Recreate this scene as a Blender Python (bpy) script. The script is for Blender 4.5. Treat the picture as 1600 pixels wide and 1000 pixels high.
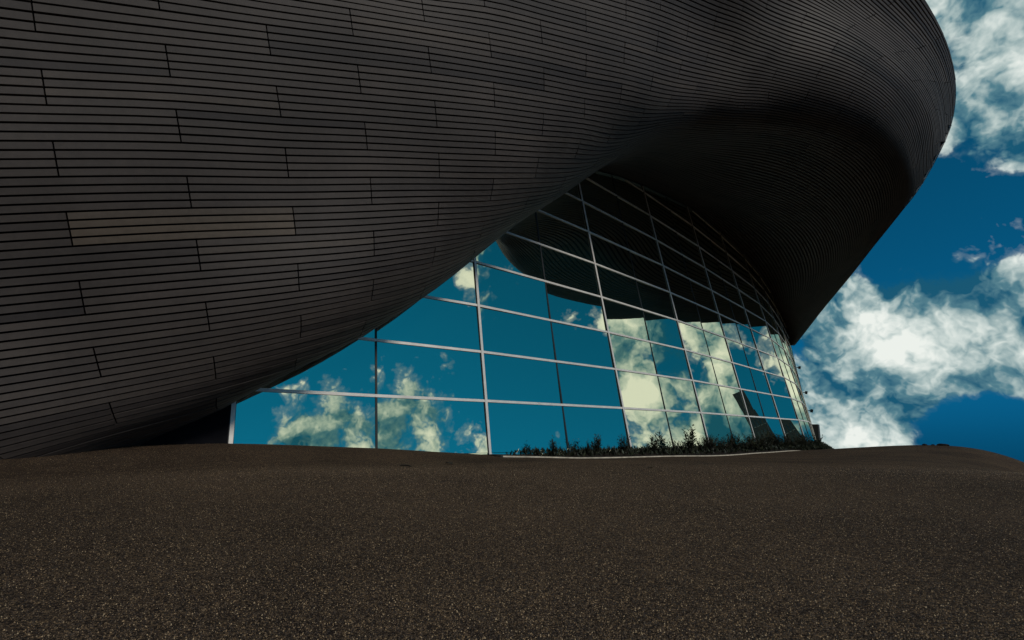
import bpy, bmesh, math, random
import numpy as np
from mathutils import Vector, Matrix

# ------------------------------------------------------------------ scene, camera, sky, sun
for o in list(bpy.data.objects): bpy.data.objects.remove(o, do_unlink=True)
scn = bpy.context.scene
C = scn.collection
EYE = Vector((0, 0, 0))                       # the eye is the origin, ground about 0.55 m below
PITCH = math.atan(180/800)
cam_d = bpy.data.cameras.new('camera'); cam = bpy.data.objects.new('camera', cam_d); C.objects.link(cam)
cam_d.sensor_width = 36; cam_d.lens = 18; cam_d.clip_start = .05; cam_d.clip_end = 5000
cam.location = EYE; cam.rotation_euler = (math.pi/2+PITCH, 0, 0)
scn.camera = cam
scn.render.resolution_x = 1024; scn.render.resolution_y = 640
scn.view_settings.view_transform = 'Standard'; scn.view_settings.look = 'None'
scn.view_settings.exposure = 0.0; scn.view_settings.gamma = 1
cp, sp = math.cos(PITCH), math.sin(PITCH)
def pixdir(px, py):
    a = (px-800)/800; e = (500-py)/800
    return Vector((a, cp-e*sp, sp+e*cp)).normalized()

SUN_EL = math.radians(35); SUN_AZ = math.radians(136)      # azimuth clockwise from +Y
sun_dir = Vector((math.sin(SUN_AZ)*math.cos(SUN_EL), math.cos(SUN_AZ)*math.cos(SUN_EL), math.sin(SUN_EL)))

scn.cycles.caustics_reflective = False; scn.cycles.caustics_refractive = False
scn.cycles.max_bounces = 6; scn.cycles.diffuse_bounces = 3; scn.cycles.glossy_bounces = 4; scn.cycles.transmission_bounces = 2

def N(nt, typ, **kw):
    n = nt.nodes.new(typ)
    for k, v in kw.items():
        if k == 'inp':
            for i, val in v.items(): n.inputs[i].default_value = val
        else: setattr(n, k, v)
    return n
def ramp(nt, stops, interp='LINEAR'):
    r = nt.nodes.new('ShaderNodeValToRGB'); r.color_ramp.interpolation = interp
    el = r.color_ramp.elements
    while len(el) < len(stops): el.new(.5)
    for e, (p, c) in zip(el, stops):
        e.position = p; e.color = c if len(c) == 4 else (*c, 1)
    return r
def math_n(nt, op, a, b=None, c=None, clamp=False):
    m = nt.nodes.new('ShaderNodeMath'); m.operation = op; m.use_clamp = clamp
    for i, v in enumerate((a, b, c)):
        if v is None: continue
        if isinstance(v, (int, float)): m.inputs[i].default_value = v
        else: nt.links.new(v, m.inputs[i])
    return m.outputs[0]
def mixc(nt, fac, a, b, typ='MIX'):
    m = nt.nodes.new('ShaderNodeMix'); m.data_type = 'RGBA'; m.blend_type = typ; m.clamp_factor = True
    for i, v in ((0, fac), (6, a), (7, b)):
        if isinstance(v, (int, float)): m.inputs[i].default_value = v
        elif isinstance(v, tuple): m.inputs[i].default_value = (*v, 1) if len(v) == 3 else v
        else: nt.links.new(v, m.inputs[i])
    return m.outputs[2]

world = bpy.data.worlds.new('World'); scn.world = world; world.use_nodes = True
def build_sky():
    nt = world.node_tree; nt.nodes.clear(); L = nt.links.new
    out = N(nt, 'ShaderNodeOutputWorld'); bg = N(nt, 'ShaderNodeBackground'); bg.inputs[1].default_value = .1
    L(bg.outputs[0], out.inputs[0])
    sky = N(nt, 'ShaderNodeTexSky', sky_type='NISHITA', sun_disc=False, sun_elevation=SUN_EL, sun_rotation=SUN_AZ,
            altitude=200, air_density=1.0, dust_density=.1, ozone_density=5.0)
    # deep saturated blue of the photograph
    sc_ = N(nt, 'ShaderNodeSeparateColor'); L(sky.outputs[0], sc_.inputs[0])
    cc_ = N(nt, 'ShaderNodeCombineColor')
    for i, k in enumerate((.004, .19, .43)): L(math_n(nt, 'MULTIPLY', sc_.outputs[2], k), cc_.inputs[i])
    blue = cc_.outputs[0]
    tc = N(nt, 'ShaderNodeTexCoord')
    sep = N(nt, 'ShaderNodeSeparateXYZ'); L(tc.outputs['Generated'], sep.inputs[0])
    def noise(scale, detail, rough, off, dist=0.0):
        mp = N(nt, 'ShaderNodeMapping'); L(tc.outputs['Generated'], mp.inputs[0]); mp.inputs[1].default_value = off
        n = N(nt, 'ShaderNodeTexNoise'); n.inputs['Scale'].default_value = scale; n.inputs['Detail'].default_value = detail
        n.inputs['Roughness'].default_value = rough; n.inputs['Distortion'].default_value = dist
        L(mp.outputs[0], n.inputs['Vector']); return n
    # billowing heaps: fractal cells with ragged edges
    warp = noise(9, 4, .6, (5, 2, 8))
    wv = N(nt, 'ShaderNodeVectorMath', operation='MULTIPLY_ADD'); L(warp.outputs['Color'], wv.inputs[0]); wv.inputs[1].default_value = (.13, .13, .13); L(tc.outputs['Generated'], wv.inputs[2])
    def heap(off):
        mp = N(nt, 'ShaderNodeMapping'); L(wv.outputs[0], mp.inputs[0]); mp.inputs[1].default_value = off
        v = N(nt, 'ShaderNodeTexVoronoi', feature='F1'); v.normalize = True
        v.inputs['Scale'].default_value = 8.5; v.inputs['Detail'].default_value = 3.0; v.inputs['Roughness'].default_value = .55; v.inputs['Lacunarity'].default_value = 2.3
        L(mp.outputs[0], v.inputs['Vector']); return v.outputs['Distance']
    OFF = (3.1, 1.7, .4); SH = (.012, -.018, .03)
    big = noise(3.2, 7, .58, OFF, .3).outputs[0]
    fine = noise(24, 6, .65, (9.2, 4.4, 1.0), .2).outputs[0]
    h0 = heap(OFF); h1 = heap(tuple(a+b for a, b in zip(OFF, SH)))
    big2 = noise(3.2, 3, .55, (OFF[0]+.03, OFF[1]-.03, OFF[2]+.09), .3).outputs[0]
    dens = big
    for d, rad, w in CLOUDS:
        dot = N(nt, 'ShaderNodeVectorMath', operation='DOT_PRODUCT'); L(tc.outputs['Generated'], dot.inputs[0]); dot.inputs[1].default_value = d
        k = 1/(1-math.cos(rad))
        f = math_n(nt, 'SUBTRACT', 1.0, math_n(nt, 'MULTIPLY', math_n(nt, 'SUBTRACT', 1.0, dot.outputs['Value']), k), clamp=True)
        dens = math_n(nt, 'MULTIPLY_ADD', f, w, dens)
    dens = math_n(nt, 'MULTIPLY_ADD', math_n(nt, 'SUBTRACT', .33, h0), .85, dens)
    dens = math_n(nt, 'MULTIPLY_ADD', math_n(nt, 'SUBTRACT', fine, .5), .16, dens)
    mask = ramp(nt, [(.50, (0, 0, 0)), (.55, (.20, .20, .20)), (.59, (.85, .85, .85)), (.64, (1, 1, 1))]); L(dens, mask.inputs[0])
    sh = math_n(nt, 'MULTIPLY_ADD', math_n(nt, 'SUBTRACT', h1, h0), 2.8, .52)
    sh = math_n(nt, 'MULTIPLY_ADD', math_n(nt, 'SUBTRACT', big, big2), 3.2, sh)
    sh = math_n(nt, 'MULTIPLY_ADD', math_n(nt, 'SUBTRACT', fine, .5), .35, sh, clamp=True)
    shade = ramp(nt, [(.10, (.10, .95, 1.7)), (.36, (.95, 2.2, 2.7)), (.58, (3.6, 4.7, 4.7)), (.80, (6.2, 7.0, 6.7)), (1.0, (8.4, 8.8, 8.3))]); L(sh, shade.inputs[0])
    col = mixc(nt, mask.outputs[0], blue, shade.outputs[0])
    L(col, bg.inputs[0])
CLOUDS = []
for (x, y, r, w) in [(1560, 40, 9, .24), (1590, 150, 8, .22), (1570, 235, 6, .18), (1430, 500, 9, .26), (1560, 460, 8, .24), (1320, 560, 8, .24),
                     (1500, 570, 7, .14), (1300, 640, 5, .16), (1400, 685, 3.5, .2), (1290, 690, 3, .18), (1410, 350, 8, -.22), (1510, 100, 4.0, -.22), (1530, 190, 2.5, -.14), (1540, 345, 8, -.28), (1530, 670, 5, -.2), (1590, 640, 5, -.14), (1570, 540, 6, .16)]:
    CLOUDS.append((tuple(pixdir(x, y)), math.radians(r), w))
REFLECTED = []
for az, el, r, w in [(119, 14, 7, .20), (116, 29, 9, -.22), (107, 24, 6, -.15), (100, 17, 10, -.26), (88, 18, 8, -.22), (75, 23, 6, .20), (77.5, 16, 4.5, .14), (79, 11, 3, .1), (66, 14, 5, -.14),
                     (57, 18, 5, .22), (60, 12, 3.5, .15), (61.5, 7.5, 4, .2), (68, 6, 4, -.1)]:
    az, el = math.radians(az), math.radians(el)
    REFLECTED.append((math.sin(az)*math.cos(el), math.cos(az)*math.cos(el), math.sin(el), r, w))
# clouds over the forecourt to the right, seen mirrored in the glass
for (x, y, z, r, w) in REFLECTED:
    CLOUDS.append(((x, y, z), math.radians(r), w))
build_sky()
world.cycles.sampling_method = 'MANUAL'; world.cycles.sample_map_resolution = 512

sd = bpy.data.lights.new('sun', 'SUN'); sd.energy = 1.5; sd.angle = math.radians(11); sd.color = (1, .93, .82)
so = bpy.data.objects.new('sun', sd); C.objects.link(so); so.rotation_euler = sun_dir.to_track_quat('Z', 'Y').to_euler()

# ------------------------------------------------------------------ helpers
R = random.Random(7)
def mesh_obj(name, verts, faces, mat, parent=None, attr=None, smooth=False):
    me = bpy.data.meshes.new(name); me.from_pydata([tuple(v) for v in verts], [], faces)
    if attr is not None:
        a = me.attributes.new('tone', 'FLOAT', 'POINT'); a.data.foreach_set('value', attr)
    if mat: me.materials.append(mat)
    if smooth: me.polygons.foreach_set('use_smooth', [True]*len(me.polygons))
    o = bpy.data.objects.new(name, me); C.objects.link(o); o.parent = parent
    return o
def tag(o, label, cat, group=None):
    o['label'] = label; o['category'] = cat
    if group: o['group'] = group
    return o
def bar(p, q, w, d, up):
    """box from p to q, w across, d deep along the direction up"""
    p, q, up = Vector(p), Vector(q), Vector(up)
    t = (q-p).normalized(); u = (up - t*up.dot(t)).normalized(); s = t.cross(u)
    v = []
    for e in (p, q):
        for a, b in ((-1, 0), (1, 0), (1, 1), (-1, 1)): v.append(e + s*(a*w/2) + u*(b*d))
    f = [(0, 1, 2, 3), (7, 6, 5, 4), (0, 4, 5, 1), (1, 5, 6, 2), (2, 6, 7, 3), (3, 7, 4, 0)]
    return v, f
def join(parts):
    V, Fc = [], []
    for v, f in parts:
        n = len(V); V += v; Fc += [tuple(i+n for i in q) for q in f]
    return V, Fc
def new_mat(name):
    m = bpy.data.materials.new(name); m.use_nodes = True
    return m, m.node_tree, m.node_tree.nodes['Principled BSDF']

# ------------------------------------------------------------------ materials
def wood_mat():
    m, nt, b = new_mat('weathered_timber'); L = nt.links.new
    at = N(nt, 'ShaderNodeAttribute', attribute_name='tone')
    r = ramp(nt, [(0, (.030, .024, .023)), (.3, (.051, .041, .037)), (.7, (.068, .054, .047)), (.92, (.090, .070, .056)), (1, (.12, .09, .066))]); L(at.outputs['Fac'], r.inputs[0])
    tc = N(nt, 'ShaderNodeTexCoord')
    n1 = N(nt, 'ShaderNodeTexNoise'); n1.inputs['Scale'].default_value = .55; n1.inputs['Detail'].default_value = 5; L(tc.outputs['Object'], n1.inputs['Vector'])
    n2 = N(nt, 'ShaderNodeTexNoise'); n2.inputs['Scale'].default_value = 9; n2.inputs['Detail'].default_value = 8; n2.inputs['Roughness'].default_value = .7; L(tc.outputs['Object'], n2.inputs['Vector'])
    f = math_n(nt, 'MULTIPLY_ADD', n1.outputs[0], 1.0, .5)
    f2 = math_n(nt, 'MULTIPLY_ADD', n2.outputs[0], .7, .65)
    cm = N(nt, 'ShaderNodeCombineXYZ'); ff = math_n(nt, 'MULTIPLY', f, f2)
    for i in range(3): L(ff, cm.inputs[i])
    L(mixc(nt, 1.0, r.outputs[0], cm.outputs[0], 'MULTIPLY'), b.inputs['Base Color'])
    b.inputs['Roughness'].default_value = .62; b.inputs['Specular IOR Level'].default_value = .35
    return m
def plain_mat(name, col, rough=.6, metal=0., noise=.25, scale=6., spec=.4):
    m, nt, b = new_mat(name); L = nt.links.new
    tc = N(nt, 'ShaderNodeTexCoord'); n = N(nt, 'ShaderNodeTexNoise'); n.inputs['Scale'].default_value = scale; n.inputs['Detail'].default_value = 6
    L(tc.outputs['Object'], n.inputs['Vector'])
    lo = tuple(c*(1-noise) for c in col); hi = tuple(c*(1+noise) for c in col)
    r = ramp(nt, [(.3, lo), (.7, hi)]); L(n.outputs[0], r.inputs[0]); L(r.outputs[0], b.inputs['Base Color'])
    b.inputs['Roughness'].default_value = rough; b.inputs['Metallic'].default_value = metal; b.inputs['Specular IOR Level'].default_value = spec
    return m
def glass_mat():
    m = bpy.data.materials.new('reflective_glass'); m.use_nodes = True; nt = m.node_tree; nt.nodes.clear(); L = nt.links.new
    out = N(nt, 'ShaderNodeOutputMaterial')
    g = N(nt, 'ShaderNodeBsdfGlossy'); g.inputs['Roughness'].default_value = .004; g.inputs['Color'].default_value = (.97, .98, .72, 1)
    d = N(nt, 'ShaderNodeBsdfDiffuse'); d.inputs['Color'].default_value = (.004, .03, .035, 1)
    tc = N(nt, 'ShaderNodeTexCoord'); n = N(nt, 'ShaderNodeTexNoise'); n.inputs['Scale'].default_value = .5; n.inputs['Detail'].default_value = 2; L(tc.outputs['Object'], n.inputs['Vector'])
    bp = N(nt, 'ShaderNodeBump'); bp.inputs['Strength'].default_value = .05; bp.inputs['Distance'].default_value = .02; L(n.outputs[0], bp.inputs['Height']); L(bp.outputs[0], g.inputs['Normal'])
    fr = N(nt, 'ShaderNodeFresnel'); fr.inputs[0].default_value = 1.6
    fac = math_n(nt, 'MULTIPLY_ADD', fr.outputs[0], .2, .76, clamp=True)
    mx = N(nt, 'ShaderNodeMixShader'); L(fac, mx.inputs[0]); L(d.outputs[0], mx.inputs[1]); L(g.outputs[0], mx.inputs[2]); L(mx.outputs[0], out.inputs[0])
    return m
def ground_mat():
    m, nt, b = new_mat('bound_gravel'); L = nt.links.new
    tc = N(nt, 'ShaderNodeTexCoord')
    v = N(nt, 'ShaderNodeTexVoronoi'); v.inputs['Scale'].default_value = 150; L(tc.outputs['Object'], v.inputs['Vector'])
    v2 = N(nt, 'ShaderNodeTexVoronoi'); v2.inputs['Scale'].default_value = 42; L(tc.outputs['Object'], v2.inputs['Vector'])
    sp_ = N(nt, 'ShaderNodeSeparateColor'); L(v.outputs['Color'], sp_.inputs[0])
    sp2 = N(nt, 'ShaderNodeSeparateColor'); L(v2.outputs['Color'], sp2.inputs[0])
    r = ramp(nt, [(0, (.020, .0155, .0135)), (.35, (.048, .034, .026)), (.62, (.086, .060, .041)), (.82, (.14, .093, .058)), (1, (.25, .165, .095))])
    L(sp_.outputs[0], r.inputs[0])
    r2 = ramp(nt, [(0, (.75, .75, .78)), (.8, (1.0, 1.0, 1.0)), (1, (1.3, 1.25, 1.15))]); L(sp2.outputs[1], r2.inputs[0])
    c1 = mixc(nt, 1., r.outputs[0], r2.outputs[0], 'MULTIPLY')
    n = N(nt, 'ShaderNodeTexNoise'); n.inputs['Scale'].default_value = .45; n.inputs['Detail'].default_value = 6; n.inputs['Roughness'].default_value = .6; L(tc.outputs['Object'], n.inputs['Vector'])
    r3 = ramp(nt, [(.32, (.60, .60, .62)), (.5, (.95, .94, .93)), (.68, (1.2, 1.18, 1.14))]); L(n.outputs[0], r3.inputs[0])
    L(mixc(nt, 1., c1, r3.outputs[0], 'MULTIPLY'), b.inputs['Base Color'])
    b.inputs['Roughness'].default_value = .95; b.inputs['Specular IOR Level'].default_value = .06
    h = v.outputs['Distance']
    bp = N(nt, 'ShaderNodeBump', invert=True); bp.inputs['Strength'].default_value = .9; bp.inputs['Distance'].default_value = .008; L(h, bp.inputs['Height']); L(bp.outputs[0], b.inputs['Normal'])
    return m
M_WOOD = wood_mat(); M_BACK = plain_mat('membrane_and_dark_reflection', (.006, .006, .008), .9, spec=.1)
M_ALU = plain_mat('pale_metal', (.78, .73, .67), .4, .15, .10, 3)
M_SEAM = plain_mat('dark_seal', (.012, .014, .016), .5)
M_GLASS = glass_mat(); M_GROUND = ground_mat()
M_ROOF = plain_mat('pale_roof_metal', (.72, .72, .7), .4, .3, .08)
M_KERB = plain_mat('pale_concrete', (.55, .48, .38), .8, 0, .3, 5)
M_SOIL = plain_mat('dark_soil', (.018, .014, .012), .95, 0, .5, 14, .1)
M_FIT = plain_mat('dark_metal', (.02, .02, .022), .45, .6)

# ------------------------------------------------------------------ ground
WALL = [(-6.0, 11.2, -.09, .10), (-3.45, 13.35, -.09, .10), (-.70, 15.4, -.0935, .075), (4.31, 19.5, -.124, .124), (8.74, 23.6, -.118, .170),
        (12.92, 28.08, -.112, .182), (16.65, 32.05, -.083, .249), (19.23, 34.65, .0125, .415), (22.6, 39.4, .03, .43), (26.8, 46.5, .05, .40),
        (33.2, 58, .05, .30), (45, 80, .04, .2), (58, 104, .04, .2)]
def splus(x, k=1.): 
    x = x*k
    return (x if x > 20 else math.log1p(math.exp(x)))/k
def smooth(a, b, x):
    t = min(1, max(0, (x-a)/(b-a))); return t*t*(3-2*t)
BANK = [((-12, 6.5), (-8.6, 9.0), .24, .35), ((-8.6, 9.0), (-6, 11.2), .33, .40), ((-6, 11.2), (-3.45, 13.35), .40, .31), ((-3.45, 13.35), (-.7, 15.4), .31, .10), ((-.7, 15.4), (1, 16.8), .10, 0)]
def ground_z(x, y):
    z = -.55 - .031*splus(y-12, .6)
    z += .50*math.exp(-((x-19.5)/4.5)**2/2 - ((y-24)/5.)**2/2)
    z -= .55*smooth(7, 16, y)*splus(x-.93*y, .9)
    # low bank against the wall, highest at its near end
    best = None
    for (ax, ay), (bx, by), h0, h1 in BANK:
        t = ((x-ax)*(bx-ax)+(y-ay)*(by-ay))/((bx-ax)**2+(by-ay)**2); tt = min(1, max(0, t))
        d = math.hypot(x-ax-tt*(bx-ax), y-ay-tt*(by-ay)); h = h0+(h1-h0)*tt
        if best is None or d < best[0]: best = (d, h)
    if best[0] < 6: z += best[1]*math.exp(-(best[0]/1.1)**2/2)
    z += .02*math.sin(.7*x+.3)*math.sin(.55*y+1) * smooth(3, 8, math.hypot(x, y))
    far = math.hypot(x, y)
    if far > 60: z -= .02*(far-60)
    return z
def build_ground():
    def axis(a, b, near, far):
        pts = [0.]; st = near
        while pts[-1] < b: pts.append(pts[-1]+st); st = min(far, st*1.045 if pts[-1] > 25 else near)
        neg = [0.]; st = near
        while neg[-1] > a: neg.append(neg[-1]-st); st = min(far, st*1.045 if neg[-1] < -25 else near)
        return sorted(set(neg+pts))
    xs = axis(-1500, 1500, .5, 150); ys = axis(-1500, 1500, .5, 150)
    V = [(x, y, ground_z(x, y)) for y in ys for x in xs]; n = len(xs)
    Fc = [(j*n+i, j*n+i+1, (j+1)*n+i+1, (j+1)*n+i) for j in range(len(ys)-1) for i in range(n-1)]
    g = mesh_obj('ground', V, Fc, M_GROUND, smooth=True); g['kind'] = 'structure'
    g['label'] = 'dark brown bound gravel forecourt'
build_ground()

# ------------------------------------------------------------------ the building
building = bpy.data.objects.new('swimming_hall', None); C.objects.link(building); building.location = (0, 0, 0)
tag(building, 'curved hall with dark timber clad overhanging roof above leaning reflective glass wall', 'building')

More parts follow.
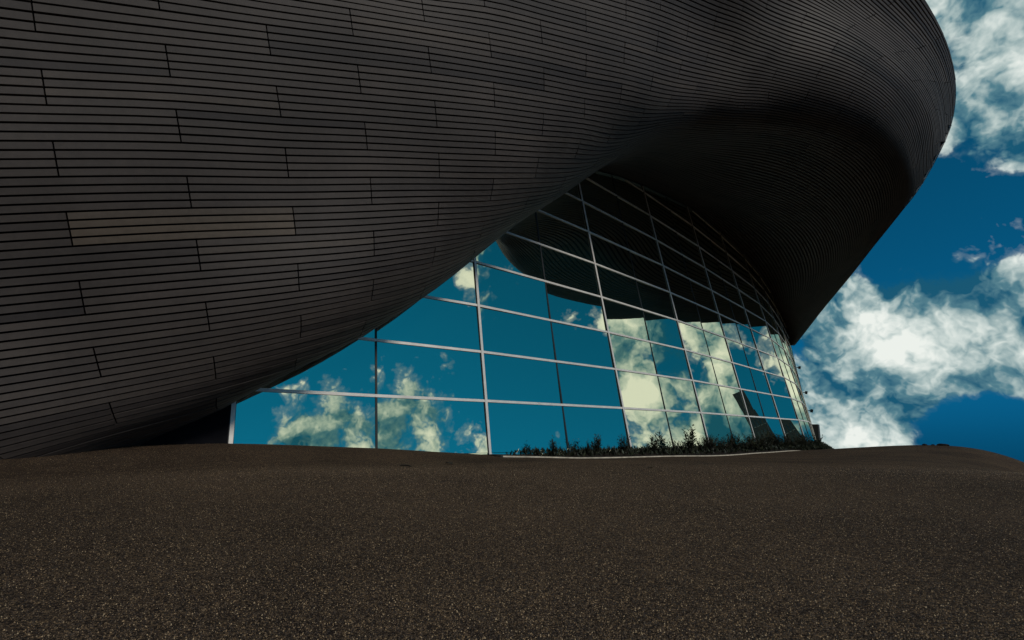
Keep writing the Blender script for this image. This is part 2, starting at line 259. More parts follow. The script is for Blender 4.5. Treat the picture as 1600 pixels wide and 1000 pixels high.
# roof surface: a cubic B-spline sheet; t runs along the boards, g across them (four boards per unit)
NT, NG = 38, 20
T0, G0, DG = -3., -17., 2.
CPS = np.array([int(v) for v in """-2875 137 2975 -2833 186 2768 -2792 234 2560 -2752 281 2352 -2713 329 2142 -2676 378 1929 -2643 429 1713 -2613 482 1494 -2586 536 1275 -2561 589 1056 -2534 638 839 -2503 682 625 -2460 716 415 -2400 748 210 -2321 795 11 -2225 881 -183 -2119 1021 -380 -2011 1215 -589 -1908 1447 -813 -1813 1699 -1047
-2609 239 3065 -2566 298 2855 -2524 356 2645 -2482 413 2435 -2442 470 2225 -2404 526 2013 -2368 582 1800 -2335 638 1584 -2306 696 1365 -2281 753 1144 -2258 812 926 -2235 871 713 -2206 924 505 -2166 965 301 -2108 1001 99 -2030 1064 -93 -1936 1197 -268 -1838 1430 -426 -1754 1718 -587 -1681 2021 -755
-2342 339 3156 -2299 409 2943 -2256 478 2730 -2213 546 2518 -2172 611 2307 -2131 674 2097 -2093 735 1886 -2058 796 1673 -2027 857 1455 -2002 919 1234 -1983 983 1012 -1966 1053 799 -1949 1123 596 -1928 1180 395 -1893 1217 191 -1833 1262 -4 -1753 1376 -167 -1670 1644 -276 -1605 1986 -363 -1548 2341 -441
-2076 437 3248 -2032 518 3032 -1987 599 2816 -1944 677 2601 -1901 753 2388 -1860 824 2178 -1820 891 1969 -1784 954 1760 -1750 1018 1547 -1725 1085 1326 -1711 1154 1098 -1695 1224 886 -1682 1292 687 -1677 1376 494 -1669 1440 290 -1624 1498 88 -1569 1588 -76 -1535 1840 -150 -1476 2228 -141 -1400 2649 -74
-1809 531 3342 -1764 625 3122 -1719 718 2903 -1674 808 2684 -1630 895 2468 -1588 976 2256 -1549 1048 2047 -1513 1114 1842 -1480 1179 1635 -1454 1249 1418 -1444 1324 1185 -1427 1386 986 -1407 1445 781 -1410 1552 595 -1409 1641 386 -1377 1726 183 -1357 1791 27 -1455 1991 -52 -1363 2444 103 -1214 2944 382
-1540 622 3437 -1494 729 3214 -1449 835 2991 -1404 938 2769 -1359 1036 2549 -1317 1127 2332 -1278 1208 2120 -1244 1278 1914 -1216 1342 1711 -1195 1410 1500 -1175 1489 1286 -1155 1547 1101 -1135 1637 883 -1129 1717 687 -1091 1781 462 -1085 1857 269 -1090 1945 129 -1288 2198 5 -1176 2692 413 -963 3221 938
-1269 709 3534 -1223 830 3308 -1177 950 3081 -1132 1065 2856 -1088 1175 2631 -1046 1278 2408 -1008 1370 2190 -974 1449 1981 -945 1516 1781 -921 1583 1585 -906 1650 1393 -872 1740 1183 -873 1830 976 -839 1896 771 -824 1907 532 -819 1998 380 -933 2140 209 -1024 2506 368 -860 2986 929 -647 3464 1528
-996 793 3632 -949 929 3403 -903 1062 3174 -858 1191 2945 -816 1313 2717 -776 1427 2490 -738 1532 2266 -704 1624 2050 -677 1690 1855 -659 1731 1689 -634 1823 1483 -624 1907 1282 -606 2000 1079 -596 2061 846 -583 2097 642 -631 2207 494 -800 2450 346 -681 2836 858 -491 3249 1478 -317 3657 2043
-718 877 3729 -671 1025 3499 -625 1173 3269 -582 1316 3038 -541 1451 2808 -504 1575 2580 -470 1686 2357 -437 1785 2141 -405 1866 1939 -385 1900 1781 -359 1985 1581 -331 2082 1360 -330 2172 1165 -337 2238 955 -365 2337 785 -499 2520 604 -531 2778 730 -359 3102 1287 -181 3450 1868 -30 3804 2396
-434 963 3826 -388 1122 3595 -344 1281 3364 -302 1438 3133 -263 1588 2903 -229 1723 2676 -201 1834 2460 -177 1914 2265 -151 1974 2087 -107 2071 1868 -82 2158 1659 -78 2233 1452 -73 2338 1246 -140 2474 1061 -214 2656 956 -273 2849 935 -231 3069 1161 -98 3326 1599 49 3618 2092 186 3926 2578
-143 1056 3922 -99 1222 3691 -57 1390 3460 -17 1557 3231 18 1719 3003 49 1867 2778 75 1987 2560 99 2078 2353 127 2157 2153 163 2238 1950 174 2322 1738 156 2410 1525 133 2529 1356 61 2746 1236 7 2950 1253 -5 3141 1327 40 3333 1526 125 3545 1842 230 3786 2227 338 4043 2638
161 1161 4016 198 1331 3784 235 1501 3553 270 1673 3327 303 1844 3103 331 2007 2882 356 2147 2660 379 2250 2440 400 2315 2235 407 2393 2017 398 2501 1809 432 2617 1668 326 2829 1497 249 3063 1437 244 3234 1533 254 3401 1655 282 3578 1818 326 3765 2041 382 3961 2322 443 4163 2636
482 1285 4107 506 1453 3874 533 1622 3643 560 1792 3417 589 1965 3199 615 2141 2988 637 2309 2776 652 2436 2553 661 2490 2323 646 2551 2084 652 2661 1916 599 2919 1776 515 3163 1728 518 3318 1769 502 3472 1829 489 3629 1921 487 3794 2044 496 3964 2202 504 4124 2397 515 4284 2616
825 1432 4192 829 1596 3959 837 1760 3727 851 1925 3501 872 2095 3285 896 2278 3086 917 2481 2903 925 2651 2711 916 2718 2460 878 2745 2179 856 2860 2007 804 3167 1951 793 3400 2003 775 3539 2045 732 3682 2076 688 3831 2133 652 3977 2219 622 4119 2329 592 4262 2457 562 4402 2598
1199 1608 4269 1170 1765 4037 1150 1923 3806 1142 2084 3579 1148 2252 3363 1167 2442 3168 1192 2677 3003 1214 2899 2848 1193 2993 2625 1112 2992 2319 1034 3052 2124 1006 3274 2101 1003 3512 2157 972 3700 2206 920 3866 2244 858 4022 2290 793 4162 2352 727 4285 2426 661 4405 2505 594 4514 2589
1607 1821 4330 1535 1966 4104 1475 2115 3877 1433 2271 3652 1417 2445 3434 1422 2644 3235 1438 2866 3065 1450 3052 2912 1423 3153 2703 1336 3180 2431 1241 3220 2249 1190 3375 2202 1169 3599 2237 1137 3827 2297 1083 4030 2352 1013 4209 2398 930 4368 2441 836 4495 2485 732 4569 2537 622 4620 2592
2053 2076 4369 1930 2204 4154 1818 2337 3936 1730 2483 3717 1677 2648 3496 1661 2829 3283 1661 2994 3090 1641 3102 2915 1586 3203 2688 1476 3255 2473 1391 3320 2310 1360 3473 2260 1338 3707 2295 1304 3963 2363 1249 4198 2427 1172 4393 2475 1075 4547 2510 955 4652 2541 812 4702 2574 655 4722 2611
2533 2381 4381 2358 2480 4179 2191 2589 3974 2044 2710 3764 1934 2843 3545 1877 2979 3316 1855 3092 3081 1807 3150 2857 1713 3206 2645 1612 3257 2445 1576 3337 2305 1549 3545 2292 1526 3831 2351 1496 4133 2429 1443 4396 2493 1358 4592 2535 1237 4719 2562 1085 4790 2586 903 4824 2616 711 4846 2653
3036 2739 4358 2821 2797 4172 2606 2868 3981 2399 2955 3780 2217 3042 3566 2081 3108 3338 2013 3156 3085 1960 3190 2831 1829 3218 2641 1683 3291 2454 1725 3375 2323 1744 3615 2332 1735 3961 2417 1728 4328 2499 1695 4641 2557 1598 4839 2590 1433 4920 2607 1229 4947 2628 1018 4982 2668 814 5041 2720
3545 3150 4296 3312 3156 4124 3069 3176 3946 2823 3223 3753 2585 3277 3539 2345 3254 3324 2139 3193 3093 2028 3214 2813 1895 3256 2630 1846 3308 2485 1938 3430 2349 1964 3687 2375 1971 4070 2477 2013 4520 2558 2024 4926 2610 1924 5154 2644 1699 5190 2664 1428 5172 2691 1202 5242 2747 1002 5369 2815
4041 3605 4196 3818 3568 4028 3583 3534 3857 3338 3528 3669 3090 3556 3449 2804 3459 3234 2533 3285 3014 2365 3252 2762 2242 3299 2572 2190 3374 2443 2216 3514 2365 2228 3756 2403 2267 4143 2497 2357 4673 2578 2418 5195 2641 2334 5501 2693 2093 5575 2745 1799 5604 2802 1537 5710 2865 1304 5877 2930
4507 4085 4060 4310 4033 3887 4116 3976 3708 3914 3919 3519 3660 3848 3319 3309 3681 3126 2942 3479 2937 2714 3387 2738 2595 3402 2559 2538 3487 2434 2521 3635 2388 2534 3878 2423 2604 4272 2498 2732 4820 2574 2827 5375 2645 2772 5773 2724 2557 5998 2816 2274 6162 2909 1992 6349 2982 1726 6567 3046
4932 4571 3895 4744 4511 3716 4556 4448 3532 4337 4348 3349 4034 4156 3183 3655 3897 3026 3295 3676 2868 3075 3592 2707 2960 3602 2556 2894 3665 2448 2866 3812 2414 2895 4092 2442 2991 4514 2500 3142 5047 2567 3252 5593 2642 3222 6068 2737 3044 6456 2852 2789 6787 2965 2515 7089 3059 2250 7396 3142
5303 5043 3710 5095 4957 3536 4870 4855 3363 4600 4701 3197 4271 4455 3048 3932 4154 2921 3663 3938 2797 3516 3944 2652 3410 3975 2528 3309 3968 2461 3272 4097 2444 3323 4430 2465 3440 4891 2510 3607 5423 2570 3723 5964 2647 3709 6493 2749 3553 6989 2868 3313 7436 2987 3077 7873 3101 2848 8300 3204
5610 5483 3515 5369 5356 3359 5109 5206 3206 4820 5010 3062 4512 4761 2934 4235 4504 2825 4043 4369 2713 3944 4445 2577 3856 4482 2481 3765 4440 2453 3744 4570 2456 3816 4934 2477 3960 5433 2518 4136 5986 2573 4262 6545 2653 4267 7123 2758 4134 7694 2880 3916 8214 3006 3704 8729 3122 3484 9211 3230
5851 5882 3319 5589 5722 3187 5318 5545 3059 5038 5341 2939 4767 5126 2830 4537 4944 2730 4369 4856 2629 4258 4868 2531 4180 4891 2466 4144 4942 2444 4173 5142 2449 4285 5549 2470 4471 6108 2502 4653 6688 2558 4794 7296 2638 4830 7922 2742 4754 8556 2868 4606 9158 2999 4372 9634 3113 4113 10057 3221
6039 6243 3130 5777 6077 3024 5515 5902 2920 5259 5722 2823 5021 5552 2731 4814 5416 2646 4645 5329 2568 4510 5283 2506 4414 5277 2470 4381 5358 2461 4448 5627 2465 4619 6108 2474 4839 6712 2500 5041 7341 2551 5188 7986 2626 5246 8632 2720 5208 9264 2829 5094 9851 2945 4906 10340 3064 4685 10774 3183
6190 6582 2950 5947 6436 2868 5707 6289 2789 5478 6148 2712 5265 6021 2641 5073 5916 2576 4901 5832 2522 4752 5772 2486 4637 5759 2469 4589 5854 2468 4672 6159 2473 4874 6673 2483 5111 7290 2508 5320 7937 2555 5470 8587 2621 5540 9220 2702 5524 9813 2794 5439 10357 2896 5321 10869 3012 5176 11343 3132
6319 6914 2780 6104 6809 2721 5894 6707 2664 5692 6613 2609 5502 6529 2559 5325 6458 2516 5162 6402 2483 5018 6370 2464 4910 6394 2458 4871 6529 2460 4952 6844 2470 5139 7333 2489 5356 7912 2519 5550 8525 2563 5692 9140 2622 5773 9740 2693 5790 10309 2775 5753 10836 2867 5682 11325 2970 5590 11783 3079
6437 7250 2620 6255 7200 2583 6076 7153 2548 5903 7112 2514 5738 7079 2485 5582 7056 2462 5440 7050 2447 5321 7078 2441 5242 7168 2443 5229 7357 2452 5301 7672 2469 5445 8103 2494 5617 8609 2529 5776 9146 2573 5899 9689 2627 5980 10231 2692 6025 10766 2767 6032 11273 2850 5999 11720 2939 5946 12138 3032
6551 7598 2471 6402 7611 2454 6256 7626 2439 6113 7645 2426 5976 7672 2416 5850 7711 2411 5739 7772 2412 5654 7872 2418 5609 8031 2430 5618 8267 2447 5681 8579 2471 5788 8957 2501 5914 9383 2539 6032 9831 2584 6124 10277 2636 6187 10721 2696 6233 11175 2764 6264 11631 2838 6270 12048 2915 6274 12466 2994
6664 7964 2331 6549 8044 2333 6436 8126 2337 6326 8212 2343 6222 8307 2350 6129 8416 2362 6054 8551 2377 6005 8723 2395 5990 8942 2418 6013 9209 2444 6070 9519 2474 6154 9862 2510 6248 10226 2550 6334 10594 2595 6397 10944 2645 6429 11266 2701 6440 11575 2762 6463 11923 2827 6528 12360 2895 6621 12854 2964
6779 8349 2199 6698 8499 2220 6619 8652 2241 6543 8809 2264 6475 8977 2288 6418 9161 2314 6379 9370 2342 6363 9608 2373 6373 9877 2406 6408 10172 2441 6465 10483 2479 6537 10803 2518 6613 11123 2561 6683 11432 2606 6733 11716 2655 6753 11955 2707 6747 12157 2762 6764 12412 2819 6879 12861 2880 7037 13395 2941
6898 8753 2075 6852 8976 2112 6807 9201 2149 6766 9432 2188 6733 9674 2227 6711 9931 2267 6706 10209 2309 6721 10508 2351 6755 10824 2394 6806 11147 2438 6867 11464 2482 6935 11768 2526 7005 12059 2571 7072 12336 2618 7133 12594 2666 7184 12834 2715 7232 13072 2766 7300 13352 2818 7411 13718 2871 7548 14136 2925
7023 9177 1957 7011 9472 2009 7000 9771 2061 6994 10075 2114 6995 10389 2168 7006 10716 2222 7032 11058 2276 7073 11412 2330 7129 11771 2383 7197 12123 2434 7268 12450 2485 7340 12748 2534 7416 13027 2582 7498 13295 2629 7587 13562 2676 7689 13844 2723 7810 14159 2772 7937 14486 2820 8040 14768 2867 8139 15046 2914
7154 9617 1843 7175 9984 1909 7198 10354 1975 7224 10730 2042 7258 11115 2109 7301 11508 2176 7354 11909 2243 7419 12311 2308 7493 12707 2371 7575 13084 2431 7659 13426 2488 7747 13733 2541 7842 14018 2591 7950 14297 2639 8074 14585 2686 8220 14897 2731 8382 15230 2776 8539 15551 2820 8664 15815 2863 8773 16048 2906
7290 10071 1733 7343 10507 1812 7398 10946 1891 7457 11393 1971 7522 11845 2051 7594 12302 2131 7673 12758 2210 7759 13205 2286 7850 13635 2360 7945 14035 2429 8047 14397 2492 8156 14721 2549 8278 15025 2601 8417 15323 2650 8576 15629 2695 8754 15949 2738 8939 16270 2780 9117 16571 2820 9275 16840 2860 9417 17083 2899
7429 10533 1624 7512 11034 1715 7599 11542 1807 7690 12057 1900 7787 12577 1993 7887 13095 2086 7991 13605 2177 8096 14096 2264 8203 14557 2348 8315 14981 2425 8435 15364 2494 8568 15711 2556 8718 16037 2611 8890 16357 2660 9081 16677 2704 9285 16994 2745 9491 17300 2784 9691 17589 2820 9881 17862 2857 10062 18124 2893""".split()], float).reshape(NT, NG, 3)/200.
def bsp(x): return np.array([(1-x)**3, 3*x**3-6*x**2+4, -3*x**3+3*x**2+3*x+1, x**3])/6
def dbs(x): return np.array([-3*(1-x)**2, 9*x**2-12*x, -9*x**2+6*x+3, 3*x**2])/6
def surf(t, g):
    u = t-T0; i = int(min(max(math.floor(u), 0), NT-4)); v = (g-G0)/DG; j = int(min(max(math.floor(v), 0), NG-4))
    P = CPS[i:i+4, j:j+4]; a, b = bsp(u-i), bsp(v-j); da, db = dbs(u-i), dbs(v-j)
    p = np.einsum('i,j,ijk', a, b, P); pt = np.einsum('i,j,ijk', da, b, P); pg = np.einsum('i,j,ijk', a, db, P)
    n = np.cross(pg, pt); n /= (np.linalg.norm(n)+1e-9)
    return p, n
def g_top(t): return float(np.interp(t, [13, 15, 16, 17, 18, 18.5, 19, 19.5, 20, 20.5, 21, 21.5, 22, 22.5, 23, 24, 25, 26, 27, 28, 32],
    [-16.8, -14.0, -13.1, -13.0, -13.0, -12.8, -12.3, -11.45, -9.95, -7.7, -5.3, -3.05, -1.8, -1.4, -1.2, -.6, -.1, .55, 1.0, 1.15, 1.1]))
GB = 15.6; TA, TB = -2.6, 32.
p_, n_ = surf(4, 2)
SGN = 1. if np.dot(n_, -p_) > 0 else -1.          # outwards, to the forecourt
def build_roof():
    # black membrane behind the boards
    ts = np.arange(TA, TB+.01, .25); K = 72
    V, Fc = [], []
    for t in ts:
        gt = g_top(t)
        for k in range(K+1):
            p, n = surf(t, gt+(GB-gt)*k/K); V.append(p-SGN*n*.095)
    W = K+1
    for i in range(len(ts)-1):
        for k in range(K): Fc.append((i*W+k, i*W+k+1, (i+1)*W+k+1, (i+1)*W+k))
    roof = mesh_obj('roof', V, Fc, M_BACK, building, smooth=True)
    roof['label'] = 'swooping roof edge and soffit clad in dark timber boards'
    # pale metal roof above the edge, out of view, added to block sky light
    V, Fc = [], []
    for i, t in enumerate(ts):
        p, n = surf(t, g_top(t)); q, _ = surf(t, 15)
        d = np.array([q[0]-p[0], q[1]-p[1], 0]); d /= np.linalg.norm(d)+1e-9
        a = p - SGN*n*.02; rise = smooth(18, 22, t)
        V += [a, a+d*.05+np.array([0, 0, .10]), a+d*3+np.array([0, 0, .8+rise*1.6]), a+d*16+np.array([0, 0, 2.2+rise*5])]
    for i in range(len(ts)-1):
        for k in range(3): Fc.append((i*4+k, i*4+k+1, i*4+k+5, i*4+k+4))
    mesh_obj('roof_covering', V, Fc, M_ROOF, building, smooth=True)
    # boards
    def pxarea(P):
        q = []
        for p in P:
            zc = p[1]*cp+p[2]*sp
            if zc < .5: return 0
            q.append((800+800*p[0]/zc, 500-800*(-p[1]*sp+p[2]*cp)/zc))
        if all(x < 0 or x > 1600 or y < 0 or y > 1000 for x, y in q): return 0
        n = len(q)//2; pol = q[:n]+q[n:][::-1]
        pol = [(min(max(x, 0), 1600), min(max(y, 0), 1000)) for x, y in pol]
        return abs(sum(pol[i][0]*pol[(i+1) % len(pol)][1]-pol[(i+1) % len(pol)][0]*pol[i][1] for i in range(len(pol))))/2
    boards = []; ptone = {}
    for n in range(int(-16.75*4), int(GB*4)):
        G = math.floor(n/4); ga0 = n/4
        t = math.floor(TA) - ((math.floor(TA)-G) % 2)
        while t < TB:
            a, b = max(t+.007, TA), min(t+2-.007, TB)
            key = (G, t)
            if key not in ptone: ptone[key] = R.gauss(.5, .08) if R.random() > .08 else R.uniform(.15, .3)
            tone = min(1, max(0, ptone[key]+R.gauss(0, .09)))
            if R.random() < .03: tone = R.uniform(.0, .2)
            off = R.uniform(-.006, .006)
            t += 2
            if b-a < .05: continue
            gp = float(np.interp((a+b)/2, [8, 16], [.030, .048])); ga, gb = ga0+gp, ga0+.25-gp
            S = 6; V, Fc = [], []; ok = True
            tt = [a+(b-a)*k/S for k in range(S+1)]
            tt = [x for x in tt if g_top(x) <= ga-.01]
            if len(tt) < 2: continue
            Pa, Pb = [], []
            for x in tt:
                p1, n1 = surf(x, ga); p2, n2 = surf(x, gb)
                o1, o2 = SGN*n1, SGN*n2
                V += [p1-o1*.08, p1+o1*off, p2+o2*off, p2-o2*.08]; Pa.append(V[-3]); Pb.append(V[-2])
            m = len(tt)
            for k in range(m-1):
                q = 4*k
                for e in range(3): Fc.append((q+e, q+e+1, q+e+5, q+e+4))
            Fc.append((0, 3, 2, 1)); e = 4*(m-1); Fc.append((e, e+1, e+2, e+3))
            mid, nn = surf((a+b)/2, (ga+gb)/2)
            facing = np.dot(SGN*nn, -mid) > 0
            ar = pxarea(Pa+Pb) if facing else 0
            boards.append((ar, V, Fc, tone))
    boards.sort(key=lambda r: -r[0])
    for ar, V, Fc, tone in boards[:300]:
        mesh_obj('board', V, Fc, M_WOOD, roof, [tone]*len(V))
    V, Fc, A = [], [], []
    for ar, v, f, tone in boards[300:]:
        n = len(V); V += v; Fc += [tuple(i+n for i in q) for q in f]; A += [tone]*len(v)
    o = mesh_obj('board_field', V, Fc, M_WOOD, roof, A); o['kind'] = 'stuff'
    print('boards', len(boards), 'smallest single', boards[299][0])
build_roof()

# glass wall -------------------------------------------------------
ROW = 1.5; Z0 = -.5
def wp(q, z):
    i = min(int(q), len(WALL)-2); f = q-i
    m = [WALL[i][k]*(1-f)+WALL[i+1][k]*f for k in range(4)]
    return Vector((m[0]+m[2]*z, m[1]+m[3]*z, z))
CONTACT = [(-.2, .4), (.3, 2.2), (.8, 4.0), (1.25, 5.4), (1.7, 6.8), (2.05, 8.0), (2.3, 9.2), (2.55, 10.2), (2.75, 11.0), (2.9, 11.6), (3.05, 12.2), (3.3, 12.4), (3.6, 12.93), (4, 13.45), (5, 14.5), (5.65, 14.8), (6.3, 14.9), (7, 15), (8, 15), (9, 14.5), (10, 14.1), (12, 14.1)]
def top_z(q): return float(np.interp(q, [c[0] for c in CONTACT], [c[1] for c in CONTACT]))
def build_wall():
    # columns: (q0, q1, is q0 a bright mullion)
    cols = [(0, 1), (1, 2), (2, 2.5), (2.5, 3), (3, 3.5), (3.5, 4), (4, 4.5), (4.5, 5), (5, 5.5), (5.5, 6), (6, 7), (7, 7.5), (7.5, 8), (8, 8.5), (8.5, 9), (9, 9.33), (9.33, 9.67), (9.67, 10), (10, 10.33), (10.33, 10.67), (10.67, 11)]
    V, Fc = [], []
    qs = [c[0] for c in cols]+[11, 12]
    for q in qs:
        a, b = wp(q, -1.9), wp(q, top_z(q)+.4)
        i = len(V)
        d = Vector((-.7, .7, 0))*.30
        V += [a+d, b+d]
    for i in range(len(qs)-1): Fc.append((2*i, 2*i+2, 2*i+3, 2*i+1))
    wall = mesh_obj('glass_wall', V, Fc, M_SEAM, building)
    wall['label'] = 'leaning glass wall in a grid of pale metal bars'
    def normal(q0, q1):
        a, b, c = wp(q0, 0), wp(q1, 0), wp((q0+q1)/2, 8)
        n = (b-a).cross(c-(a+b)/2).normalized()
        return n if n.dot(-a) > 0 else -n
    edges = {}; rails = []; ends = {}
    for (q0, q1) in cols:
        n = normal(q0, q1)
        tilt = Vector((R.gauss(0, .0016), R.gauss(0, .0016), R.gauss(0, .0016)))
        o = (wp(q0, 4)+wp(q1, 4))/2
        zt = max(top_z(q0), top_z(q1))
        for k in range(-1, 11):
            zb = Z0+k*ROW
            if zb > zt: break
            if k == -1 and q0 > 10: continue
            cs = [wp(q0, zb), wp(q1, zb), wp(q1, zb+ROW), wp(q0, zb+ROW)]
            cs0 = list(cs)
            ctr = sum(cs, Vector())/4
            nk = (cs[2]-cs[0]).cross(cs[3]-cs[1]).normalized()
            if nk.dot(n) < 0: nk = -nk
            nk = (nk + tilt + Vector((R.gauss(0, .0006), R.gauss(0, .0006), R.gauss(0, .0006)))).normalized()
            cs = [c - nk*((c-ctr).dot(nk)) for c in cs]
            cs = [c + (ctr-c).normalized()*.012 for c in cs]
            V = cs+[c-n*.03 for c in cs]
            mesh_obj('pane', V, [(0, 1, 2, 3), (7, 6, 5, 4), (0, 4, 5, 1), (1, 5, 6, 2), (2, 6, 7, 3), (3, 7, 4, 0)], M_GLASS, wall)
            if k >= 0:
                if k > 0: rails.append((q0, q1, zb, n))
                for q, c in ((q0, cs0[0]), (q1, cs0[1])): ends.setdefault((q, k), []).append(c)
        for q in (q0, q1):
            for z in (Z0-1.4, top_z(q)+.3):
                edges.setdefault((q, z), []).append(wp(q, z))
    for q0, q1, zb, n in rails:
        k = round((zb-Z0)/ROW)
        a = max(ends[(q0, k)], key=lambda c: c.dot(n)); b = max(ends[(q1, k)], key=lambda c: c.dot(n))
        v, f = bar(a-n*.05, b-n*.05, .075, .08, n); mesh_obj('transom', v, f, M_ALU, wall)
    for q in sorted(set([c[0] for c in cols]+[11])):
        n = (normal(max(q-.3, 0), q) if q > 0 else normal(0, 1)) + normal(q, q+.3); n.normalize()
        main = abs(q-round(q)) < .01 and q != 1
        a = max(edges[(q, Z0-1.4)], key=lambda c: c.dot(n)); b = max(edges[(q, top_z(q)+.3)], key=lambda c: c.dot(n))
        if main:
            v, f = bar(a-n*.05, b-n*.05, .085, .095, n); mesh_obj('mullion', v, f, M_ALU, wall)
            v, f = bar(a-n*.05, b-n*.05, .115, .07, n); mesh_obj('mullion_seal', v, f, M_SEAM, wall)
        else:
            v, f = bar(a-n*.05, b-n*.05, .055, .07, n); mesh_obj('mullion_seal', v, f, M_SEAM, wall)
    # thin trim where the glass meets the soffit
    qs = np.arange(3.1, 10.6, .1)
    for q in qs:
        a, b = wp(q, top_z(q)-.05), wp(q+.1, top_z(q+.1)-.05); n = normal(q, q+.1)
        pass
    V, Fc = join([bar(wp(q, top_z(q)-.08)-normal(q, q+.1)*.02, wp(q+.102, top_z(q+.1)-.08)-normal(q, q+.1)*.02, .05, .12, normal(q, q+.1)) for q in qs])
    mesh_obj('head_trim', V, Fc, M_FIT, wall)
    a0, a1 = wp(0, -1.), wp(0, 3.0); n = normal(0, 1)
    e0, e1 = Vector((-9.6, 8.3, -1.)), Vector((-9.9, 8.6, 3.))
    V = [a0+n*.02, a1+n*.02, e1, e0]; V += [p-n*.15 for p in V]
    mesh_obj('dark_reflection_panel', V, [(0, 1, 2, 3), (7, 6, 5, 4), (0, 4, 5, 1), (1, 5, 6, 2), (2, 6, 7, 3), (3, 7, 4, 0)], M_BACK, wall)  # black sheet in place of end glass, painting its reflection of the dark roof underside
    # end pier and small fittings at the far right edge of the wall
    p = wp(9.35, -1.2); v, f = bar(p+Vector((-.35, -.2, 0)), p+Vector((-.2, -.1, 2.2)), .5, .5, (.7, -.7, 0)); mesh_obj('end_pier', v, f, M_FIT, wall)
    for q, z in ((9.3, 2.3), (9.5, 4.3), (9.75, 7.4)):
        p = wp(q, z)+Vector((.10, -.06, 0)); v, f = join([bar(p, p+Vector((.22, -.12, 0)), .08, .08, (0, 0, 1)), bar(p+Vector((.12, -.07, -.1)), p+Vector((.32, -.18, -.16)), .26, .3, (0, 0, 1))])
        mesh_obj('light_fitting', v, f, M_FIT, wall)
    return wall
build_wall()

# ------------------------------------------------------------------ planter, plants
def gl(q, off):
    a, b = wp(max(q-.2, 0), 0), wp(q+.2, 0); d = (b-a).normalized(); n = Vector((d.y, -d.x, 0))
    p = wp(q, 0)+n*off; p.z = ground_z(p.x, p.y); return p
def build_planter():
    root = bpy.data.objects.new('planter', None); C.objects.link(root)
    tag(root, 'long low planting bed with thin pale kerb at foot of glass wall', 'planter')
    qs = [1.86+(9.3-1.86)*i/60 for i in range(61)]
    parts = []
    for i in range(60):
        a, b = gl(qs[i], 1.35), gl(qs[i+1], 1.35); a.z -= .075; b.z -= .075
        parts.append(bar(a, b+(b-a).normalized()*.004, .10, .11, (0, 0, 1)))
    V, Fc = join(parts); mesh_obj('kerb', V, Fc, M_KERB, root)
    V, Fc = [], []
    for i, q in enumerate(qs):
        for k, (o, h) in enumerate(((1.30, .0), (1.05, .10), (.7, .22), (.3, .30), (-.1, .32))):
            p = gl(q, o); f = max(0, (1.3-o)/1.4)**.7; p.z = p.z + (max(p.z, -.47)-p.z)*f*min(1, i/6) + R.uniform(-.02, .02); V.append(p)
    for i in range(60):
        for k in range(4): Fc.append((i*5+k, i*5+k+1, i*5+k+6, i*5+k+5))
    mesh_obj('soil', V, Fc, M_SOIL, root, smooth=True)
build_planter()

def leaf_mat():
    m, nt, b = new_mat('dark_leaf'); L = nt.links.new
    at = N(nt, 'ShaderNodeAttribute', attribute_name='tone')
    r = ramp(nt, [(0, (.008, .011, .006)), (.6, (.018, .026, .011)), (1, (.05, .055, .018))]); L(at.outputs['Fac'], r.inputs[0]); L(r.outputs[0], b.inputs['Base Color'])
    b.inputs['Roughness'].default_value = .5
    return m
M_LEAF = leaf_mat()
M_STEM = plain_mat('plant_stem', (.03, .024, .016), .8)
def px_of(p):
    zc = p.y*cp+p.z*sp; return 800+800*p.x/zc
def q_at(px, off):
    lo, hi = 1.0, 9.6
    for _ in range(40):
        m = (lo+hi)/2
        if px_of(gl(m, off)) < px: lo = m
        else: hi = m
    return lo
def build_plant(px, off, h, spread, nst, label, group=None):
    """a tuft of upright stems set with narrow pointed leaves"""
    q = q_at(px, off); base = gl(q, off); f = (1.3-off)/1.4; base.z += (max(base.z, -.47)-base.z)*f**.7
    root = bpy.data.objects.new('spiky_shrub', None); C.objects.link(root); root.location = base
    tag(root, label, 'shrub', group)
    V, Fc, A = [], [], []; SV = []
    for s_ in range(nst):
        a = R.uniform(0, 2*math.pi); ln = R.uniform(.05, 1)*spread; hh = h*R.uniform(.55, 1.05)
        tip = Vector((math.cos(a)*ln, math.sin(a)*ln, hh)); foot = Vector((math.cos(a)*.05, math.sin(a)*.05, -.05))
        SV.append(bar(foot, foot.lerp(tip, .9), .012, .012, (math.cos(a+1), math.sin(a+1), 0)))
        for k in range(13):
            f = .18+.82*k/12; p = foot.lerp(tip, f); aa = R.uniform(0, 2*math.pi); up = R.uniform(.35, 1.1)
            d = Vector((math.cos(aa), math.sin(aa), up)).normalized(); l = h*R.uniform(.20, .36)*(1.15-.4*f); w = l*.12
            sd_ = d.cross(Vector((0, 0, 1))).normalized()*w; i = len(V)
            droop = Vector((0, 0, -l*.12))
            V += [p, p+d*l*.5+sd_, p+d*l+droop, p+d*l*.5-sd_, p+d*l*.5+d.cross(sd_)*.35]
            Fc += [(i, i+1, i+4), (i+1, i+2, i+4), (i+2, i+3, i+4), (i+3, i, i+4)]
            A += [R.random()]*5
    mesh_obj('leaves', V, Fc, M_LEAF, root, A)
    v, f = join(SV); mesh_obj('stem', v, f, M_STEM, root)
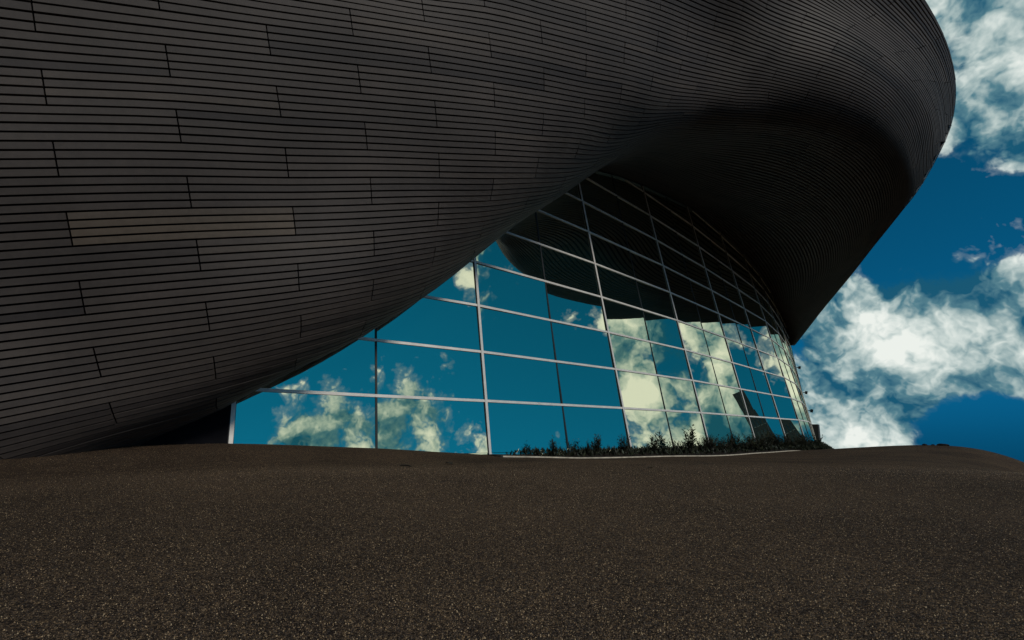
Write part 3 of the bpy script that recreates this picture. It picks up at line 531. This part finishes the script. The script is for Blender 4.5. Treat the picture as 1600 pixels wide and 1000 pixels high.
ORD = ['leftmost small spiky shrub of the planting bed, below the dark central panes', 'second spiky shrub from the left end of the bed, narrow and upright',
       'low sparse shrub beside the foot of a dark glass joint', 'third tall tuft from the left, fanning out wide', 'twin tuft touching the wide fanning shrub on its left', 'small low shrub just left of a pale mullion foot',
       'dense shrub standing at the foot of the pale mullion', 'spiky shrub below the small white reflected cloud', 'shrub right of the reflected cloud, beside a dark glass joint', 'tall twiggy shrub leaning right, left of the dense hedge']
for (px, off, h, sp_, n), lb in zip([(838, .75, .25, .12, 5), (866, .7, .50, .17, 11), (893, .7, .30, .22, 6), (919, .7, .45, .2, 9), (934, .6, .58, .22, 12), (952, .7, .28, .15, 6),
                                  (975, .7, .62, .26, 12), (1022, .7, .62, .28, 13), (1056, .7, .52, .25, 9), (1080, .65, .95, .36, 14)], ORD):
    build_plant(px, off, h, sp_, n, lb)
k = 0
for px in list(range(1098, 1276, 8)):
    h = .50+.36*(px-1098)/177
    build_plant(px+R.uniform(-3, 3), R.uniform(.45, 1.0), h*R.uniform(.75, 1.25), .45+.3*(px-1098)/177, 12, 'one of the dark shrubs grown together as a hedge at the bed\'s far right end', 'hedge shrubs at the right end of the planting bed')

# low leafy ground cover filling the bed between the shrubs
def build_cover():
    V, Fc, A = [], [], []
    for _ in range(5200):
        q = 2.15+(9.2-2.15)*R.random(); off = R.uniform(.1, 1.15); p = gl(q, off); f = max(0, (1.3-off)/1.4)**.7
        p.z += (max(p.z, -.47)-p.z)*f - .02
        a = R.uniform(0, 2*math.pi); d = Vector((math.cos(a), math.sin(a), R.uniform(.5, 1.6))).normalized(); l = R.uniform(.10, .24)*(1+.12*max(0, q-3)); sd_ = d.cross(Vector((0, 0, 1))).normalized()*l*.16
        i = len(V); V += [p, p+d*l*.5+sd_, p+d*l, p+d*l*.5-sd_]; Fc += [(i, i+1, i+2), (i, i+2, i+3)]; A += [R.random()*.8]*4
    o = mesh_obj('ground_cover', V, Fc, M_LEAF, None, A); o['kind'] = 'stuff'; o['label'] = 'low dark leafy ground cover in the planting bed'; o['category'] = 'ground cover'
build_cover()

# ------------------------------------------------------------------ loose grains standing proud of the forecourt
def build_gravel():
    rs = np.random.RandomState(3); n = 560000
    # spread evenly over the near forecourt, thinning with distance
    d = 1.25+ (rs.rand(n)**1.9)*13; az = (rs.rand(n)*2-1)*math.radians(50)
    x = d*np.tan(az)*.86; y = d*1.0
    z = np.array([ground_z(float(a), float(b)) for a, b in zip(x[::1], y[::1])]) if False else None
    gx, gy = np.linspace(-16, 16, 129), np.linspace(.5, 15, 59)
    gz = np.array([[ground_z(a, b) for a in gx] for b in gy])
    fx = (x-gx[0])/(gx[1]-gx[0]); fy = (y-gy[0])/(gy[1]-gy[0]); ix = np.clip(fx.astype(int), 0, 127); iy = np.clip(fy.astype(int), 0, 57); fx -= ix; fy -= iy
    z = gz[iy, ix]*(1-fx)*(1-fy)+gz[iy, ix+1]*fx*(1-fy)+gz[iy+1, ix]*(1-fx)*fy+gz[iy+1, ix+1]*fx*fy
    r = (.0013+.0016*rs.rand(n)**2)*(1+.14*d)*np.clip((14.5-d)/6, .02, 1)
    base = np.stack([x, y, z-.001], 1)
    rot = rs.rand(n)*2*math.pi
    V = np.zeros((n, 5, 3))
    for k in range(4):
        a = rot+k*math.pi/2; rr = r*(.75+.5*rs.rand(n))
        V[:, k, 0] = np.cos(a)*rr; V[:, k, 1] = np.sin(a)*rr
    V[:, 4, 0] = (rs.rand(n)-.5)*r; V[:, 4, 1] = (rs.rand(n)-.5)*r; V[:, 4, 2] = r*(.7+.9*rs.rand(n))
    V += base[:, None, :]
    tri = np.array([(0, 1, 4), (1, 2, 4), (2, 3, 4), (3, 0, 4)])
    Fi = (np.arange(n)[:, None, None]*5+tri[None]).reshape(-1)
    me = bpy.data.meshes.new('gravel'); me.vertices.add(n*5); me.vertices.foreach_set('co', V.reshape(-1))
    m = n*4; me.loops.add(m*3); me.loops.foreach_set('vertex_index', Fi.astype(np.int32)); me.polygons.add(m)
    me.polygons.foreach_set('loop_start', np.arange(0, m*3, 3, dtype=np.int32)); me.polygons.foreach_set('loop_total', np.full(m, 3, dtype=np.int32))
    at = me.attributes.new('tone', 'FLOAT', 'POINT'); at.data.foreach_set('value', np.repeat(rs.rand(n), 5).astype(np.float32))
    me.update(calc_edges=True)
    mt, nt, b = new_mat('gravel_grain'); L = nt.links.new
    an = N(nt, 'ShaderNodeAttribute', attribute_name='tone')
    rp = ramp(nt, [(0, (.013, .011, .011)), (.32, (.050, .036, .029)), (.6, (.125, .087, .060)), (.78, (.18, .116, .065)), (.91, (.36, .235, .125)), (1, (.60, .44, .27))]); L(an.outputs['Fac'], rp.inputs[0])
    L(rp.outputs[0], b.inputs['Base Color']); b.inputs['Roughness'].default_value = .55
    me.materials.append(mt)
    o = bpy.data.objects.new('gravel', me); C.objects.link(o); o['kind'] = 'stuff'; o['label'] = 'fine brown grains of the forecourt surface'; o['category'] = 'gravel'
build_gravel()

# ------------------------------------------------------------------ fallen leaves by the glass
def fallen_leaf(px, dist, size, rz, label):
    x = (px-800)/800*dist*cp; p = Vector((x, dist, ground_z(x, dist)+.01))
    V, Fc = [], []
    n = 7
    for i in range(n):
        f = i/(n-1); w = math.sin(math.pi*min(1, f*.96+.04))*.30*size; zc = .10*size*math.sin(math.pi*f)
        V += [Vector((f*size-size/2, -w, zc+.05*size)), Vector((f*size-size/2, 0, zc*.6)), Vector((f*size-size/2, w, zc+.09*size))]
    for i in range(n-1):
        for k in range(2): Fc.append((i*3+k, i*3+k+1, i*3+k+4, i*3+k+3))
    o = mesh_obj('fallen_leaf', V, Fc, M_STEM); o.location = p; o.rotation_euler = (0, .1, rz)
    tag(o, label, 'leaf')
fallen_leaf(636, 9.6, .20, .3, 'dark dry fallen leaf on the gravel below the left panes')
fallen_leaf(703, 10.6, .22, -.8, 'dark curled fallen leaf nearest the left end of the pale kerb')
fallen_leaf(1013, 9.2, .12, .5, 'tiny dark leaf on the gravel in front of the pale kerb')

# ------------------------------------------------------------------ stones on the crest of the forecourt
def stone(px, dist, size, label):
    x = (px-800)/800*dist*cp; bm = bmesh.new(); bmesh.ops.create_icosphere(bm, subdivisions=2, radius=size)
    for v in bm.verts:
        k = 1+R.uniform(-.18, .18); v.co = Vector((v.co.x*1.5*k, v.co.y*k, v.co.z*.55*k))
    me = bpy.data.meshes.new('stone'); bm.to_mesh(me); bm.free(); me.materials.append(M_SOIL)
    o = bpy.data.objects.new('stone', me); C.objects.link(o); o.location = (x, dist, ground_z(x, dist)+size*.1); o.rotation_euler.z = R.uniform(0, 3)
    tag(o, label, 'stone')
stone(1442, 23.5, .10, 'small dark stone on the crest, leftmost of three')
stone(1455, 23.5, .07, 'smallest dark stone on the crest, between two larger ones')
stone(1470, 23.2, .14, 'largest dark stone on the crest, where the ground starts to fall')

# ------------------------------------------------------------------ the tower across the forecourt, seen mirrored in the right hand panes
def build_tower(x, y, rz):
    root = bpy.data.objects.new('tower_block', None); C.objects.link(root); root.location = (x, y, -4); root.rotation_euler.z = rz
    tag(root, 'dark tower block with stepped top seen mirrored in the right end panes', 'building')
    M_B = plain_mat('dark_brick', (.10, .085, .075), .85, 0, .3, 1.5); M_W = plain_mat('window_glass', (.02, .03, .035), .1, 0, .2, 1, .6); M_T = plain_mat('pale_trim', (.5, .48, .44), .7)
    def box(nm, x0, x1, y0, y1, z0, z1, mat, par):
        V = [(a, b, c) for c in (z0, z1) for a, b in ((x0, y0), (x1, y0), (x1, y1), (x0, y1))]
        return mesh_obj(nm, V, [(3, 2, 1, 0), (4, 5, 6, 7), (0, 1, 5, 4), (1, 2, 6, 5), (2, 3, 7, 6), (3, 0, 4, 7)], mat, par)
    box('wall', -7, 7, -6, 6, 0, 24, M_B, root); box('upper_wall', -4, 6.4, -5, 5, 24.002, 30, M_B, root); box('stair_tower', -6.4, -4.1, -4, 4, 24.002, 34, M_B, root)
    for fl in range(7):
        for c in range(5):
            w = box('window', -5.9+c*2.6, -4.5+c*2.6, -6.06, -5.9, 2.2+fl*3, 4.0+fl*3, M_W, root)
            box('sill', -6.0+c*2.6, -4.4+c*2.6, -6.16, -5.95, 2.05+fl*3, 2.18+fl*3, M_T, w)
    root.scale = (.34, .34, 1.0)
build_tower(113, 89, math.radians(-59.8))
